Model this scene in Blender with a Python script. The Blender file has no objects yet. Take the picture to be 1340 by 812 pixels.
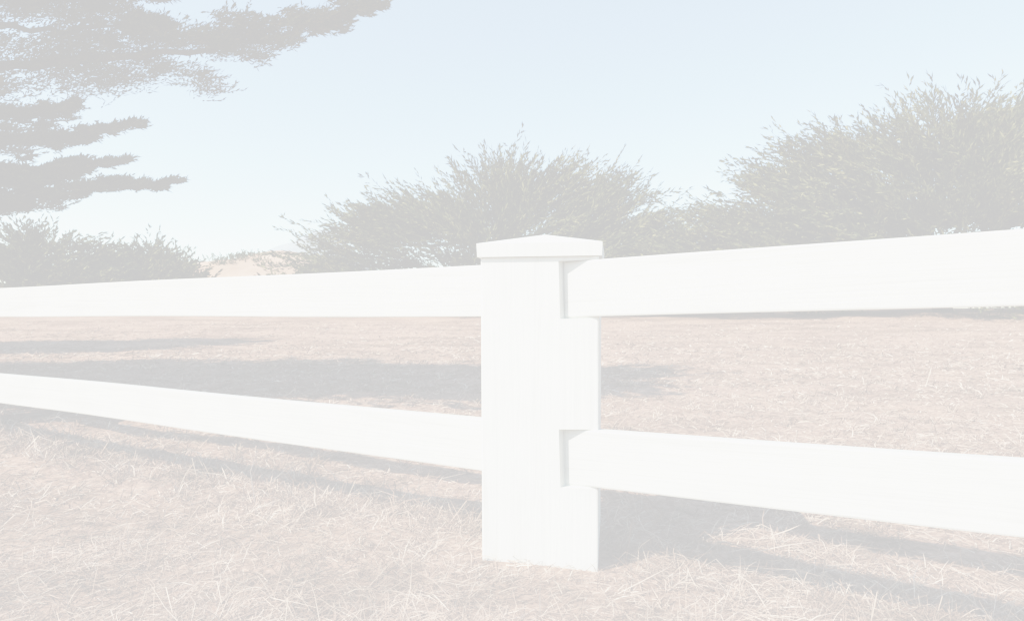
import bpy, bmesh, math, numpy as np
from mathutils import Vector, Matrix
rng = np.random.default_rng(7)
S = bpy.context.scene
EYE = 0.85

# ------------------------------------------------------------------ helpers
def smooth(a, b, v):
    t = np.clip((v - a) / (b - a), 0, 1)
    return t * t * (3 - 2 * t)

def gz(x, y):
    x = np.asarray(x, float); y = np.asarray(y, float)
    r = 1.12 * smooth(9, 40, y) + 0.25 * smooth(2, 25, x) * smooth(8, 30, y)
    near = 1 - smooth(25, 60, np.hypot(x, y))
    b = 0.018 * np.sin(x * 1.9 + 0.7 * y) + 0.014 * np.sin(y * 2.7 - x * 1.1 + 1) \
        + 0.008 * np.sin(x * 5.3 + y * 4.1) + 0.006 * np.sin(x * 8.7 - y * 6.1 + 2)
    b2 = 0.05 * np.sin(x * 0.35 + 1) * np.sin(y * 0.5) * smooth(5, 15, y)
    dip = -.024 * np.exp(-(((x + .02) / .35) ** 2 + ((y - 2.1) / .35) ** 2))
    return r + b * near + b2 + dip

def link(o, parent=None):
    S.collection.objects.link(o)
    if parent: o.parent = parent
    return o

def mesh_np(name, verts, faces, k, mats, mat_idx=None, shade=False, parent=None):
    me = bpy.data.meshes.new(name)
    verts = np.asarray(verts, np.float32); faces = np.asarray(faces, np.int32)
    me.vertices.add(len(verts)); me.vertices.foreach_set('co', verts.ravel())
    me.loops.add(faces.size); me.loops.foreach_set('vertex_index', faces.ravel())
    me.polygons.add(len(faces))
    me.polygons.foreach_set('loop_start', np.arange(0, faces.size, k, dtype=np.int32))
    me.polygons.foreach_set('loop_total', np.full(len(faces), k, np.int32))
    for m in mats: me.materials.append(m)
    if mat_idx is not None: me.polygons.foreach_set('material_index', np.asarray(mat_idx, np.int32))
    me.polygons.foreach_set('use_smooth', np.full(len(faces), shade, bool))
    me.update(calc_edges=True); me.validate()
    return link(bpy.data.objects.new(name, me), parent)

def empty(name, loc=(0, 0, 0)):
    e = bpy.data.objects.new(name, None); e.location = loc
    return link(e)

# ------------------------------------------------------------------ materials
def new_mat(name, diffuse=False):
    m = bpy.data.materials.new(name); m.use_nodes = True
    nt = m.node_tree; b = nt.nodes['Principled BSDF']
    if diffuse:
        nt.nodes.remove(b); b = nt.nodes.new('ShaderNodeBsdfDiffuse')
        nt.links.new(b.outputs[0], nt.nodes['Material Output'].inputs['Surface'])
    return m, nt, b, nt.nodes.new, nt.links.new

def ramp(nt, stops):
    r = nt.nodes.new('ShaderNodeValToRGB'); e = r.color_ramp.elements
    e[0].position, e[0].color = stops[0][0], (*stops[0][1], 1)
    e[1].position, e[1].color = stops[-1][0], (*stops[-1][1], 1)
    for p, c in stops[1:-1]:
        n = e.new(p); n.color = (*c, 1)
    return r

def noise(nt, vec, scale, detail=6, rough=.6, dist=0):
    n = nt.nodes.new('ShaderNodeTexNoise')
    n.inputs['Scale'].default_value = scale; n.inputs['Detail'].default_value = detail
    n.inputs['Roughness'].default_value = rough; n.inputs['Distortion'].default_value = dist
    nt.links.new(vec, n.inputs['Vector']); return n

def mix(nt, a, b, fac, mode='MIX'):
    n = nt.nodes.new('ShaderNodeMix'); n.data_type = 'RGBA'; n.blend_type = mode
    for s, v in ((6, a), (7, b), (0, fac)):
        if hasattr(v, 'is_linked'): nt.links.new(v, n.inputs[s])
        else: n.inputs[s].default_value = v if s == 0 else (*v, 1)
    return n.outputs[2]

def paint_mat(name, axis, k):
    m, nt, b, N, L = new_mat(name)
    tc = N('ShaderNodeTexCoord'); mp = N('ShaderNodeMapping')
    sc = [28, 28, 28]; sc[axis] = 1.1
    mp.inputs['Scale'].default_value = sc
    L(tc.outputs['Object'], mp.inputs['Vector'])
    n1 = noise(nt, mp.outputs[0], 1.0, 6, .62, .6)
    n2 = noise(nt, mp.outputs[0], 3.3, 4, .6)
    n3 = noise(nt, tc.outputs['Object'], 5, 4, .6)
    r1 = ramp(nt, [(.30, (.61 * k, .61 * k, .52 * k)), (.46, (.71 * k, .715 * k, .635 * k)), (1, (.74 * k, .745 * k, .67 * k))])
    L(n1.outputs[0], r1.inputs[0])
    r3 = ramp(nt, [(.32, (.90, .89, .87)), (.55, (1, 1, 1))]); L(n3.outputs[0], r3.inputs[0])
    L(mix(nt, r1.outputs[0], r3.outputs[0], .7, 'MULTIPLY'), b.inputs['Base Color'])
    b.inputs['Roughness'].default_value = .5
    add = N('ShaderNodeMath'); add.operation = 'MULTIPLY_ADD'
    L(n2.outputs[0], add.inputs[0]); add.inputs[1].default_value = .4; L(n1.outputs[0], add.inputs[2])
    bp = N('ShaderNodeBump'); bp.inputs['Strength'].default_value = .5; bp.inputs['Distance'].default_value = .005
    L(add.outputs[0], bp.inputs['Height']); L(bp.outputs[0], b.inputs['Normal'])
    return m
paint_v = paint_mat('white_paint_vertical_grain', 2, .97)
paint_h = paint_mat('white_paint_horizontal_grain', 0, .81)

def ground_mat():
    m, nt, b, N, L = new_mat('dry_field', True)
    tc = N('ShaderNodeTexCoord'); v = tc.outputs['Object']
    a = noise(nt, v, 30, 5, .7); c = noise(nt, v, .5, 4, .6, .5); d = noise(nt, v, 4, 4, .7)
    mp = N('ShaderNodeMapping'); mp.inputs['Scale'].default_value = (.25, 1.2, 1); L(v, mp.inputs['Vector'])
    e = noise(nt, mp.outputs[0], .9, 4, .65)
    r1 = ramp(nt, [(.3, (.11, .065, .042)), (.5, (.33, .205, .14)), (.72, (.51, .355, .265))]); L(a.outputs[0], r1.inputs[0])
    r2 = ramp(nt, [(.32, (.66, .60, .56)), (.5, (1, .95, .92)), (.7, (1.15, 1.1, 1.02))]); L(c.outputs[0], r2.inputs[0])
    r3 = ramp(nt, [(.3, (.42, .41, .38)), (.5, (1, 1, 1))]); L(d.outputs[0], r3.inputs[0])
    r4 = ramp(nt, [(.35, (.56, .52, .48)), (.55, (1.05, 1, 1))]); L(e.outputs[0], r4.inputs[0])
    o = mix(nt, r1.outputs[0], r2.outputs[0], .8, 'MULTIPLY')
    o = mix(nt, o, r3.outputs[0], .8, 'MULTIPLY'); o = mix(nt, o, r4.outputs[0], .85, 'MULTIPLY')
    L(o, b.inputs['Color'])
    bp = N('ShaderNodeBump'); bp.inputs['Strength'].default_value = .8; bp.inputs['Distance'].default_value = .05
    L(d.outputs[0], bp.inputs['Height']); L(bp.outputs[0], b.inputs['Normal'])
    return m

def island_mat(name, stops, big=None, scale=.6, detail=2):
    m, nt, b, N, L = new_mat(name, True)
    g = N('ShaderNodeNewGeometry')
    r = ramp(nt, stops); L(g.outputs['Random Per Island'], r.inputs[0]); col = r.outputs[0]
    if big:
        tc = N('ShaderNodeTexCoord'); n = noise(nt, tc.outputs['Object'], scale, detail, .6)
        r2 = ramp(nt, big); L(n.outputs[0], r2.inputs[0]); col = mix(nt, col, r2.outputs[0], .9, 'MULTIPLY')
    L(col, b.inputs['Color'])
    return m

leaf = island_mat('cypress_foliage', [(0, (.035, .045, .018)), (.5, (.075, .082, .034)), (1, (.17, .165, .072))],
                  [(.35, (.6, .64, .6)), (.65, (1.3, 1.2, 1.0))], .7)
straw = island_mat('dry_grass_blades', [(0, (.14, .085, .057)), (.35, (.32, .20, .14)), (.75, (.49, .35, .255)), (1, (.68, .55, .42))],
                   [(.36, (.40, .36, .32)), (.55, (1.06, 1.02, 1))], 2.2, 4)
bark_m, nt, b, N, L = new_mat('cypress_bark', True)
tc = N('ShaderNodeTexCoord'); n = noise(nt, tc.outputs['Object'], 9, 5, .7)
r = ramp(nt, [(.35, (.035, .03, .025)), (.7, (.12, .10, .08))]); L(n.outputs[0], r.inputs[0])
L(r.outputs[0], b.inputs['Color'])

# ------------------------------------------------------------------ ground
def graded(lo, hi, fine_lo, fine_hi, step, grow=1.12):
    c = list(np.arange(fine_lo, fine_hi, step)); s = step; v = c[-1]
    while v < hi: s *= grow; v += s; c.append(v)
    s = step; v = c[0]
    while v > lo: s *= grow; v -= s; c.insert(0, v)
    return np.array(c)
xs = graded(-2500, 2500, -9, 9, .11); ys = graded(-300, 3000, 0, 14, .11)
X, Y = np.meshgrid(xs, ys); Z = gz(X, Y)
V = np.stack([X, Y, Z], -1).reshape(-1, 3)
nx = len(xs); I = (np.arange(len(ys) - 1)[:, None] * nx + np.arange(nx - 1)[None]).ravel()
F = np.stack([I, I + 1, I + nx + 1, I + nx], -1)
mesh_np('ground', V, F, 4, [ground_mat()], shade=True)

# ------------------------------------------------------------------ grass
def blades(P, L_, W, az, el, droop):
    n = len(P)
    d = np.stack([np.cos(az) * np.cos(el), np.sin(az) * np.cos(el), np.sin(el)], -1)
    roll = rng.normal(0, .7, n)
    s0 = np.stack([-np.sin(az), np.cos(az), np.zeros(n)], -1)
    u = np.cross(d, s0)
    s = s0 * np.cos(roll)[:, None] + u * np.sin(roll)[:, None]
    m = P + d * (L_ * .55)[:, None]
    d2 = d + np.stack([np.zeros(n), np.zeros(n), -droop], -1)
    d2 += s0 * rng.normal(0, .3, n)[:, None]
    d2 /= np.linalg.norm(d2, axis=1)[:, None]
    t = m + d2 * (L_ * .45)[:, None]
    w = (W / 2)[:, None]
    return np.stack([P - s * w, P + s * w, m + s * w * .85, m - s * w * .85, t + s * w * .2, t - s * w * .2], 1)
def grass_sheet():
    n = 215000
    D = 1.25 * np.exp(rng.random(n) ** 1.15 * math.log(26 / 1.25))
    x = D * rng.uniform(-1.1, 1.1, n); y = D
    patch = .5 + .5 * np.sin(x * 2.3 + 1.7 * np.sin(y * 1.9)) * np.sin(y * 3.1 + 1.3 * np.sin(x * 2.7))
    fine = .5 + .5 * np.sin(x * 11 + 2 * np.sin(y * 7)) * np.sin(y * 13 + 2 * np.sin(x * 9))
    keep = rng.random(n) < .30 + .4 * patch + .3 * fine
    x, y, D, patch = x[keep], y[keep], D[keep], patch[keep]; n = len(x)
    L_ = rng.gamma(4, .016, n) * (.55 + .8 * patch) * np.clip(D / 8, 1, 1.6)
    W = rng.uniform(.0014, .0034, n) * np.clip(D / 2.2, .8, 6)
    az = rng.normal(.4, 1.5, n) + 1.2 * np.sin(x * 3.1) * np.sin(y * 2.3); el = np.abs(rng.normal(.12, .22, n))
    out = [blades(np.stack([x, y, gz(x, y) + rng.uniform(-.003, .010, n)], -1), L_, W, az, el, rng.uniform(.0, .45, n))]
    nt_, per = 2400, 18
    Dt = 1.4 * np.exp(rng.random(nt_) * math.log(16 / 1.4)); xt = Dt * rng.uniform(-1.1, 1.1, nt_)
    nf = 700
    s = rng.uniform(-4.6, 2.0, nf); xf = .1 + s; yf = 2.27 - .56 * s + rng.normal(.18, .18, nf)
    post_t = 60
    xa = rng.uniform(-.16, .42, post_t); ya = 2.10 + rng.normal(-.03, .05, post_t)
    xt = np.concatenate([xt, xf, xa]); Dt = np.concatenate([Dt, yf, ya])
    ok = ~((xt > -.16) & (xt < .38) & (Dt < 2.25) & (np.arange(len(xt)) < nt_ + nf) & (Dt > 1.8))
    big = np.concatenate([rng.uniform(.4, 1.1, nt_), rng.uniform(.5, 1.35, nf), rng.uniform(.12, .33, post_t)])
    xt, Dt, big = xt[ok], Dt[ok], big[ok]
    k = len(xt)
    x = np.repeat(xt, per) + rng.normal(0, .02, k * per); y = np.repeat(Dt, per) + rng.normal(0, .02, k * per)
    n = k * per
    L_ = rng.gamma(7, .0150, n) * np.repeat(big, per)
    W = rng.uniform(.0014, .0032, n) * np.clip(y / 2.2, .8, 5)
    az = rng.uniform(0, 2 * math.pi, n); el = np.clip(rng.normal(.5, .35, n), .02, 1.4)
    out.append(blades(np.stack([x, y, gz(x, y) - .004], -1), L_, W, az, el, rng.uniform(.2, 1.2, n)))
    Vv = np.concatenate(out); n = len(Vv)
    b0 = np.arange(n)[:, None] * 6
    F = np.concatenate([b0 + np.array([[0, 1, 2, 3]]), b0 + np.array([[3, 2, 4, 5]])])
    mesh_np('dry_grass', Vv.reshape(-1, 3), F, 4, [straw])
grass_sheet()

# ------------------------------------------------------------------ trees
def unit(v): return v / (np.linalg.norm(v, axis=-1, keepdims=True) + 1e-9)

def frond_leaves(O, Dr, Ln, leaf_len, leaf_w, nsp=11, nlf=4, curl=.12, amin=.25, amax=.6, ln_noise=.22, side_len=.26):
    n = len(O)
    up = np.array([0, 0, 1.0])
    side = unit(np.cross(Dr, up) + 1e-4)
    roll = rng.normal(0, .5, n)[:, None]
    nrm = np.cross(side, Dr)
    side = side * np.cos(roll) + nrm * np.sin(roll)
    t = (np.arange(nsp) + .6) / nsp
    t = t[None, :, None]
    Ln_ = Ln[:, None, None]
    cu = rng.uniform(-.5, 1.6, n)[:, None, None] * curl
    spine = O[:, None] + Dr[:, None] * Ln_ * t + up * (t ** 2) * Ln_ * cu
    sg = np.where(np.arange(nsp) % 2 == 0, 1., -1.)[None, :, None]
    ang = rng.uniform(amin, amax, (n, nsp, 1))
    sd = unit(Dr[:, None] * np.cos(ang) + side[:, None] * sg * np.sin(ang) + rng.normal(0, .10, (n, nsp, 3)) + up * .08)
    sl = Ln_ * (side_len * (1 - t) + .08) * rng.uniform(.6, 1.3, (n, nsp, 1))
    q = ((np.arange(nlf) + .1) / nlf)[None, None, :, None]
    P = spine[:, :, None] + sd[:, :, None] * sl[:, :, None] * q
    ld = unit(sd[:, :, None] + rng.normal(0, ln_noise, (n, nsp, nlf, 3)))
    ll = leaf_len * rng.uniform(.6, 1.4, (n, nsp, nlf, 1))
    P = P.reshape(-1, 3); ld = ld.reshape(-1, 3); ll = ll.reshape(-1, 1)
    sv = unit(np.cross(ld, rng.normal(0, 1, ld.shape)))
    w = leaf_w * rng.uniform(.6, 1.4, ll.shape)
    return np.stack([P, P + ld * ll * .45 + sv * w, P + ld * ll, P + ld * ll * .45 - sv * w], 1)

def tube(pts, rads, seg=7):
    pts = np.asarray(pts, float); rads = np.asarray(rads, float)
    V = []; F = []
    T = np.gradient(pts, axis=0); T = unit(T)
    for p, t, r_ in zip(pts, T, rads):
        a = unit(np.cross(t, [0.13, 0.9, 0.2])); c = np.cross(t, a)
        th = np.arange(seg) * 2 * math.pi / seg
        V.append(p + r_ * (np.cos(th)[:, None] * a + np.sin(th)[:, None] * c))
    for i in range(len(pts) - 1):
        for j in range(seg):
            k = (j + 1) % seg
            F.append([i * seg + j, i * seg + k, (i + 1) * seg + k, (i + 1) * seg + j])
    return np.concatenate(V), np.array(F)

def bend(a, b, n=7, amp=.06):
    a = np.asarray(a, float); b = np.asarray(b, float)
    t = np.linspace(0, 1, n)[:, None]; L_ = np.linalg.norm(b - a)
    w = rng.normal(0, amp * L_, (1, 3)) * np.sin(t * math.pi) + rng.normal(0, amp * .4 * L_, (1, 3)) * np.sin(t * 2 * math.pi)
    return a + (b - a) * t + w

def build_tree(name, leaves, tubes):
    Lv = np.concatenate(leaves); n = len(Lv)
    V = [Lv.reshape(-1, 3)]; F = [np.arange(n * 4).reshape(-1, 4)]; M = [np.zeros(n, int)]
    off = n * 4
    for v, f in tubes:
        V.append(v); F.append(f + off); M.append(np.ones(len(f), int)); off += len(v)
    return mesh_np(name, np.concatenate(V), np.concatenate(F), 4, [leaf, bark_m], np.concatenate(M))

def profile_tree(name, cx, cy, prof, depth, nclump, per=12, flen=3.0, leaf_len=.26, leaf_w=.033, low=.1, inset=.5, nsp=15, flat=.42):
    """limbs carry plumes that sweep outwards in flattish layers, as on a wind-shaped Monterey cypress"""
    px = np.array([p[0] for p in prof]); ph = np.array([p[1] for p in prof])
    g = float(gz(cx, cy))
    x = rng.uniform(px[0], px[-1], nclump * 6)
    h = np.interp(x, px, ph)
    keep = rng.random(len(x)) < h / ph.max(); x = x[keep][:nclump]; h = h[keep][:nclump]
    n = len(x)
    u = rng.random(n) ** .6
    z = low + np.clip(h - inset - low, .05, None) * u
    dmax = depth * np.sqrt(np.clip(1 - (z / (h + .2)) ** 2, .05, 1)) * np.clip(h / ph.max(), .3, 1)
    yy = cy + dmax * np.sign(rng.uniform(-1, .6, n)) * rng.random(n) ** .5
    C = np.stack([x, yy, g + z], -1)
    out = C - np.array([cx, cy, g + .15 * ph.max()])
    out[:, 0] += np.sign(out[:, 0]) * .6
    cd = unit(out * [1.2, .9, flat])
    cd = unit(cd + np.array([0, 0, .18]) + rng.normal(0, .13, (n, 3)))
    O = np.repeat(C, per, 0) + rng.normal(0, 1, (n * per, 3)) * [.5, .5, .17] * (flen / 2.5)
    Dr = unit(np.repeat(cd, per, 0) + rng.normal(0, 1, (n * per, 3)) * [.18, .25, .11])
    Ln = flen * rng.uniform(.35, 1.25, n * per)
    lv = [frond_leaves(O - Dr * Ln[:, None] * .6, Dr, Ln, leaf_len, leaf_w, nsp, side_len=.16)]
    tb = []
    base = np.array([cx, cy, g - .2])
    tr = bend(base, base + np.array([0, 0, ph.max() * .62]), 8, .05)
    tb.append(tube(tr, np.linspace(.42, .14, 8), 10))
    for i in range(0, n, max(1, n // 40)):
        s = tr[rng.integers(1, 6)]
        tb.append(tube(bend(s, C[i], 7, .07), np.linspace(.15, .025, 7), 6))
    return build_tree(name, lv, tb)

# mid-field cypress, ~32 m away
profile_tree('cypress_tree', -.3, 32, [(-11.2, 2.2), (-10.2, 3.4), (-7.6, 5.0), (-4.95, 6.1), (-2.7, 6.3), (-.8, 7.4), (.8, 7.6),
             (2.7, 6.9), (4.9, 7.3), (6.6, 6.1), (8.0, 5.0), (9.0, 3.3), (10, 2.3)], 3.6, 200)
# big cypress on the right, ~29 m away, running out of frame
profile_tree('cypress_tree', 19.5, 29, [(7.2, 3.4), (8.4, 4.7), (10, 5.6), (11.7, 7.2), (14.5, 7.6), (17, 8.9), (19, 9.6), (20.8, 8.8), (22.6, 9.5),
             (26, 9.4), (29, 8.5), (31, 5)], 4.6, 310)
# smaller, farther cypresses on the left
profile_tree('cypress_tree', -33.5, 46, [(-41, 4.0), (-38, 5.0), (-35.5, 5.4), (-33, 5.9), (-30.5, 5.5), (-29, 4.1), (-27.6, 2.3)], 3, 75, flen=2.9, leaf_len=.34, leaf_w=.055, nsp=12)
profile_tree('cypress_tree', -26.6, 48, [(-29.5, 3.0), (-28, 4.3), (-26.8, 5.1), (-25.2, 4.3), (-24, 3.2), (-23, 2.0)], 2.5, 48, flen=2.8, leaf_len=.34, leaf_w=.055, nsp=12)
profile_tree('cypress_shrub', -12.5, 38, [(-15.3, 1.0), (-14.5, 2.0), (-13, 2.6), (-11, 3.3), (-8, 3.3)], 1.6, 34, flen=1.6)
# tree outside the frame to the left (its shadow crosses the far field)
profile_tree('cypress_tree', -15.9, 13, [(-18.4, 3), (-17.3, 8), (-15.9, 10.8), (-14.6, 8.5), (-13.4, 4)], 1.5, 64, flen=1.6, leaf_w=.05)

# large old cypress at left whose boughs reach into the view
def old_cypress():
    lv = []; tb = []
    base = np.array([-10.6, 6.8, float(gz(-10.6, 6.8)) - .3])
    trunk = np.array([base, base + [.1, 0, 1.5], base + [.3, -.1, 3.2], base + [.2, -.1, 4.8], base + [.5, .1, 6.4], base + [.6, .1, 7.6]])
    tb.append(tube(trunk, [.62, .5, .44, .36, .22, .08], 14))
    B = [
     [(-6.95, 3.90, .32), (-5.43, 4.03, .28), (-4.48, 4.08, .22), (-3.53, 4.20, .16), (-2.76, 4.40, .115), (-2.10, 4.62, .075), (-1.62, 4.76, .035)],
     [(-6.95, 4.50, .26), (-5.62, 4.42, .19), (-4.76, 4.56, .12), (-4.36, 4.50, .05)],
     [(-6.95, 5.05, .24), (-4.95, 4.92, .11), (-4.36, 4.86, .05)],
     [(-6.95, 3.22, .12), (-6.00, 3.37, .08), (-5.50, 3.52, .035)],
     [(-6.95, 2.98, .12), (-5.81, 3.03, .08), (-5.15, 3.15, .05), (-4.68, 3.23, .025)],
     [(-6.95, 2.66, .10), (-6.00, 2.72, .065), (-5.42, 2.81, .03)],
     [(-6.95, 2.50, .10), (-5.81, 2.56, .075), (-5.24, 2.72, .045), (-4.85, 2.79, .025)],
     [(-6.95, 2.22, .13), (-5.81, 2.35, .10), (-5.05, 2.46, .07), (-4.57, 2.50, .045), (-4.25, 2.57, .025)],
    ]
    for bi, br in enumerate(B):
        P = np.array([(x, 8., z) for x, z, _ in br]); R = np.array([r_ for *_, r_ in br])
        P[:, 1] += rng.uniform(-.1, .1)
        zt = P[0, 2] - .7
        s = np.array([np.interp(zt, trunk[:, 2], trunk[:, 0]), 6.75, zt])
        full = np.concatenate([[s], [(s + P[0]) / 2 + [0, .2, .1]], P])
        d = np.concatenate([[0], np.cumsum(np.linalg.norm(np.diff(full, axis=0), axis=1))])
        m = 30; q = np.linspace(0, d[-1], m)
        C = np.stack([np.interp(q, d, full[:, i]) for i in range(3)], -1)
        C += rng.normal(0, .022, C.shape)
        Rf = np.concatenate([[R[0] * .7, R[0]], R]); RR = np.interp(q, d, Rf)
        tb.append(tube(C, np.linspace(.10 if bi < 3 else .06, .008, m), 7))
        tp = [.25 * d[-1]]
        while tp[-1] < d[-1] - .02:
            tp.append(tp[-1] + max(.03, float(np.interp(tp[-1], q, RR)) * rng.uniform(.2, .65)))
        tp = np.minimum(np.array(tp), d[-1]); npad = len(tp)
        pc = np.stack([np.interp(tp, q, C[:, i]) for i in range(3)], -1); pr = np.interp(tp, q, RR)
        pc[:, 2] += rng.normal(.12, .6, npad) * pr; pc[:, 1] += rng.normal(0, 1.5, npad) * pr
        cnt = np.clip((44 * (pr / .3) ** .7), 9, 70).astype(int)
        idx = np.repeat(np.arange(npad), cnt); n = len(idx); rad = pr[idx]
        O = pc[idx] + rng.normal(0, 1, (n, 3)) * np.stack([rad * .7, rad * .8, rad * .16], -1)
        Dr = unit(np.array([1, 0, .26]) + rng.normal(0, 1, (n, 3)) * np.array([.25, .5, .15]))
        Ln = np.clip(rad * 1.5, .12, .45) * rng.uniform(.6, 1.6, n)
        lv.append(frond_leaves(O - Dr * Ln[:, None] * .4, Dr, Ln, .066, .009, 7, 2, .1, .25, .6, .26, .26))
    # crown outside the frame
    n = 520
    C = np.stack([rng.uniform(-15, -4.9, n), rng.uniform(4.7, 8.6, n), rng.uniform(1.9, 6.4, n)], -1)
    hr = np.hypot((C[:, 0] + 9.8) / 5.4, (C[:, 1] - 6.5) / 2.6)
    okm = (C[:, 0] < -.8 * C[:, 1] - 1.3) & (hr ** 2 + ((C[:, 2] - 3.4) / 5) ** 2 < 1.25)
    C2 = np.stack([rng.uniform(-8.0, -3.6, 60), rng.uniform(5.6, 7.6, 60), rng.uniform(6.0, 7.0, 60)], -1)
    C3 = np.stack([rng.uniform(-7.2, -4.0, 75), rng.uniform(4.3, 5.9, 75), rng.uniform(4.9, 6.0, 75)], -1)
    C = np.concatenate([C[okm], C2, C3]); n = len(C)
    for i in range(0, n, 6):
        tb.append(tube(bend(trunk[rng.integers(2, 5)], C[i], 7, .05), np.linspace(.1, .015, 7), 6))
    cd = unit(unit(C - np.array([-10.6, 6.8, 3.5])) + np.array([0, 0, .2]) + rng.normal(0, .2, (n, 3)))
    per = 12
    O = np.repeat(C, per, 0) + rng.normal(0, .3, (n * per, 3)); Dr = unit(np.repeat(cd, per, 0) + rng.normal(0, .3, (n * per, 3)))
    lv.append(frond_leaves(O - Dr * .3, Dr, rng.uniform(.5, .9, n * per), .18, .045, 7, 3))
    build_tree('cypress_tree', lv, tb)
old_cypress()

# ------------------------------------------------------------------ hills
def mound(name, cx, cy, rx, ry, h, cols, sc):
    m, nt, b, N, L = new_mat(name + '_surface', True)
    tc = N('ShaderNodeTexCoord'); n = noise(nt, tc.outputs['Object'], sc, 8, .65)
    r = ramp(nt, cols); L(n.outputs[0], r.inputs[0]); L(r.outputs[0], b.inputs['Color'])
    k = 70; a = np.linspace(-1, 1, k); X, Y = np.meshgrid(a, a)
    rr = np.hypot(X, Y)
    Zm = h * np.exp(-3.2 * rr ** 2) * (1 + .10 * np.sin(X * 6 + 1) + .05 * np.sin(X * 15 + Y * 9)) - h * .05
    V = np.stack([cx + X * rx, cy + Y * ry, Zm], -1).reshape(-1, 3)
    I = (np.arange(k - 1)[:, None] * k + np.arange(k - 1)[None]).ravel()
    mesh_np(name, V, np.stack([I, I + 1, I + k + 1, I + k], -1), 4, [m], shade=True)
mound('hill', -170, 430, 210, 120, 42, [(.35, (.31, .19, .12)), (.65, (.46, .31, .22))], .02)
mound('hill', -470, 1500, 420, 300, 190, [(.35, (.20, .25, .28)), (.65, (.30, .34, .34))], .01)  # far hill: grey-blue distance haze is put into its surface colour
n = 26
C = np.stack([rng.uniform(-190, -140, n), rng.uniform(395, 440, n), np.zeros(n)], -1)
rr = np.hypot((C[:, 0] + 170) / 210, (C[:, 1] - 430) / 120); C[:, 2] = 42 * np.exp(-3.2 * rr ** 2) - 1
per = 30
O = np.repeat(C, per, 0) + rng.normal(0, 1, (n * per, 3)) * [3, 2, 1.2]
Lv = frond_leaves(O, unit(rng.normal(0, 1, (n * per, 3)) + [0, 0, .6]), np.full(n * per, 2.5), .9, .3, 5, 2)
mesh_np('distant_trees', Lv.reshape(-1, 3), np.arange(len(Lv) * 4).reshape(-1, 4), 4, [leaf])

# ------------------------------------------------------------------ fence
fence = empty('white_fence', (.1, 2.28, 0))
K = .575; TH = math.atan(K)
def box_bm(x0, x1, y0, y1, z0, z1):
    bm = bmesh.new()
    vs = [bm.verts.new(c) for c in ((x0, y0, z0), (x1, y0, z0), (x1, y1, z0), (x0, y1, z0), (x0, y0, z1), (x1, y0, z1), (x1, y1, z1), (x0, y1, z1))]
    for f in ((0, 3, 2, 1), (4, 5, 6, 7), (0, 1, 5, 4), (1, 2, 6, 5), (2, 3, 7, 6), (3, 0, 4, 7)):
        bm.faces.new([vs[i] for i in f])
    return bm
def obj_from_bm(name, bm, mats, mw, parent):
    me = bpy.data.meshes.new(name); bm.normal_update(); bm.to_mesh(me); bm.free()
    for m in mats: me.materials.append(m)
    o = bpy.data.objects.new(name, me); link(o)
    if parent: o.parent = parent; o.matrix_parent_inverse = Matrix.Translation(-parent.location)
    o.matrix_basis = mw
    return o

RT = .045; RH = .19
POST_W = .405
def rail(name, start, length, z0, rise):
    bm = box_bm(0, length, 0, RT, 0, RH)
    ed = [e for e in bm.edges if abs((e.verts[0].co - e.verts[1].co).x) > .1]
    bmesh.ops.subdivide_edges(bm, edges=ed, cuts=24, use_grid_fill=True)
    for v in bm.verts:
        v.co.z += .0022 * math.sin(v.co.x * 2.3 + z0 * 9); v.co.y += .002 * math.sin(v.co.x * 3.1 + z0 * 5)
    ge = [e for e in bm.edges if e.calc_face_angle(0) > 1.0]
    bmesh.ops.bevel(bm, geom=ge, offset=.006, segments=2, affect='EDGES', profile=.6)
    mw = Matrix.Translation((start[0], start[1], z0)) @ Matrix.Rotation(-TH, 4, 'Z') @ Matrix.Rotation(-rise, 4, 'Y')
    return obj_from_bm(name, bm, [paint_h], mw, fence)

def line_pt(s):
    c, sn = math.cos(TH), math.sin(TH)
    return (.197 + s * c, 2.187 - s * sn)
LV = 5.1
SN = -.020                     # where the right-hand rails' ends sit in the post notch
PROT = Matrix.Rotation(-math.atan(.16), 4, 'Z')
def make_post(c, n):
    g = float(gz(c.x, c.y)); top = EYE + .204
    hw, hb, d = POST_W / 2, POST_W / 2 - .007, .40
    bm = bmesh.new()
    def ring(h, z, dd): return [bm.verts.new((x, y, z)) for x, y in ((-h, -dd), (h, -dd), (h, dd), (-h, dd))]
    a = ring(hb, g - .35, d / 2 - .004); b_ = ring(hw, top, d / 2)
    bm.faces.new(a[::-1]); bm.faces.new(b_)
    for i in range(4):
        j = (i + 1) % 4; bm.faces.new((a[i], a[j], b_[j], b_[i]))
    bmesh.ops.bevel(bm, geom=list(bm.edges), offset=.006, segments=2, affect='EDGES', profile=.6)
    return obj_from_bm('post_%d' % n, bm, [paint_v], Matrix.Translation(c) @ PROT, fence)

def make_cap(c, n):
    bm = bmesh.new(); h = .214; z0, z1, z2 = EYE + .204, EYE + .250, EYE + .303
    def ring(r_, z): return [bm.verts.new((x * r_, y * r_, z)) for x, y in ((-1, -1), (1, -1), (1, 1), (-1, 1))]
    a = ring(h - .002, z0); b_ = ring(h, z1); ap = bm.verts.new((0, 0, z2))
    bm.faces.new(a[::-1])
    for i in range(4):
        j = (i + 1) % 4; bm.faces.new((a[i], a[j], b_[j], b_[i])); bm.faces.new((b_[i], b_[j], ap))
    bmesh.ops.bevel(bm, geom=[e for e in bm.edges if e.calc_face_angle(0) > .4], offset=.005, segments=2, affect='EDGES', profile=.6)
    return obj_from_bm('post_cap_%d' % n, bm, [paint_v], Matrix.Translation(c) @ PROT, fence)

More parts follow.
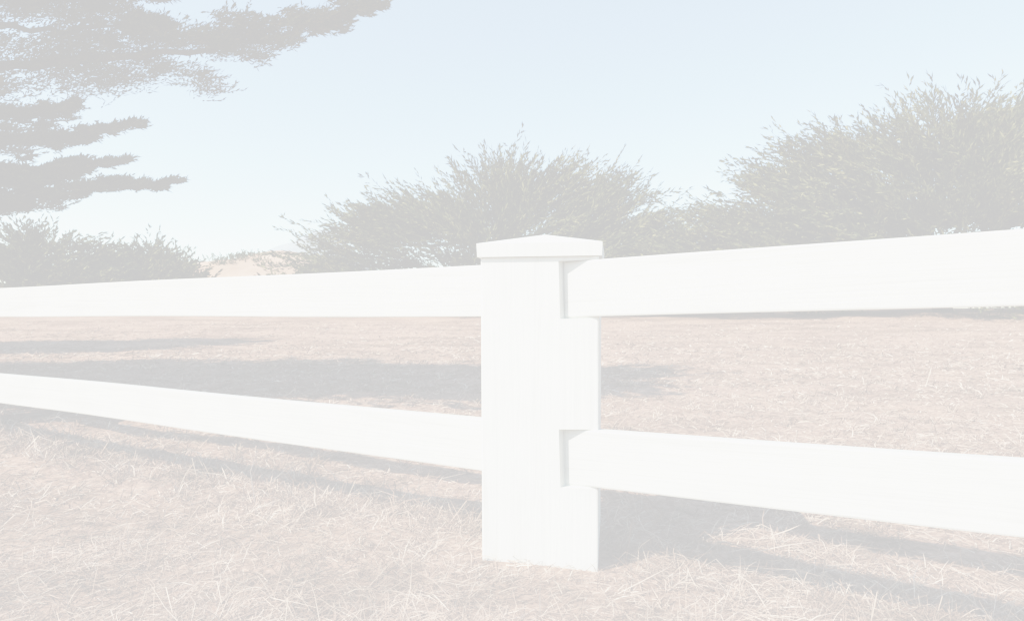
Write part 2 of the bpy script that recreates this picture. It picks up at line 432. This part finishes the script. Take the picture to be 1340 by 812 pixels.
rise = .0265
zb = {'top': EYE + .0, 'bottom': EYE - .568}
c0 = Vector((.123, 2.377, 0))
for n, s0 in enumerate((0., -LV - .1, LV + .1)):
    dx, dy = math.cos(TH) * s0, -math.sin(TH) * s0
    c = c0 + Vector((dx, dy, 0))
    post = make_post(c, n + 1)
    make_cap(c, n + 1)
    if n == 0:
        for k_, z in zb.items():
            bm = box_bm(-.001, .8, -.5, .006, -.003, RH + .003)
            x, y = line_pt(SN)
            mw = Matrix.Translation((x, y, z - .005)) @ Matrix.Rotation(-TH, 4, 'Z') @ Matrix.Rotation(-rise, 4, 'Y')
            cut = obj_from_bm('cutter', bm, [paint_v], mw, None)
            md = post.modifiers.new('notch', 'BOOLEAN'); md.operation = 'DIFFERENCE'; md.object = cut; md.solver = 'EXACT'
            bpy.context.view_layer.update()
            dg = bpy.context.evaluated_depsgraph_get()
            me = bpy.data.meshes.new_from_object(post.evaluated_get(dg))
            post.modifiers.clear(); post.data = me
            bpy.data.objects.remove(cut, do_unlink=True)
for k_, z in zb.items():
    rail(k_ + '_rail_right', line_pt(SN + .002), LV, z - .005, rise)
    x, y = line_pt(-.16)
    c_, s_ = math.cos(TH), math.sin(TH)
    rail(k_ + '_rail_left', (x - LV * c_, y + LV * s_), LV, z, 0.0)

# ------------------------------------------------------------------ light
sh = Vector((.85, .50, -1.0))
sun = bpy.data.lights.new('sun', 'SUN'); sun.energy = 4.3; sun.angle = math.radians(.5); sun.color = (1, .95, .87)
so = bpy.data.objects.new('sun', sun); link(so); so.rotation_euler = sh.to_track_quat('-Z', 'Y').to_euler(); so.location = (-8, -5, 12)
w = bpy.data.worlds.new('World'); S.world = w; w.use_nodes = True
nt = w.node_tree; sk = nt.nodes.new('ShaderNodeTexSky'); sk.sky_type = 'NISHITA'; sk.sun_disc = False
sk.sun_elevation = math.atan2(1, math.hypot(.85, .5)); sk.sun_rotation = math.atan2(-.85, -.50) % (2 * math.pi)
sk.air_density = 1.0; sk.dust_density = .8; sk.ozone_density = 0
bg = nt.nodes['Background']; bg.inputs['Strength'].default_value = .15
nt.links.new(mix(nt, sk.outputs[0], (.99, 1.12, 1.10), 1., 'MULTIPLY'), bg.inputs['Color'])

# ------------------------------------------------------------------ camera
cam = bpy.data.cameras.new('camera'); cam.sensor_width = 36; cam.lens = 36 * 840 / 1340; cam.clip_start = .05; cam.clip_end = 8000
co = bpy.data.objects.new('camera', cam); link(co); co.location = (0, 0, EYE)
co.rotation_euler = (math.radians(90) + math.atan(8 / 840), 0, 0)
S.camera = co

# ------------------------------------------------------------------ colour management (faded-print tone scale)
vs = S.view_settings; vs.view_transform = 'Standard'; vs.look = 'None'; vs.exposure = 0; vs.gamma = 1
def enc(v): return 12.92 * v if v <= .0031308 else 1.055 * v ** (1 / 2.4) - .055
def dec(v): return v / 12.92 if v <= .04045 else ((v + .055) / 1.055) ** 2.4
def tone(p):
    e = min(1, 1.06 * enc(p)); e = e * e * (3 - 2 * e)
    return dec(.802 + .18 * e)
vs.use_curve_mapping = True
cm = vs.curve_mapping; cm.extend = 'HORIZONTAL'; cv = cm.curves[3]
cv.points[0].location = (0, tone(0)); cv.points[-1].location = (1, tone(1))
for p in [.015, .04, .08, .14, .22, .32, .44, .58, .76, .86]: cv.points.new(p, tone(p))
for p in cv.points: p.handle_type = 'VECTOR'
cm.update()
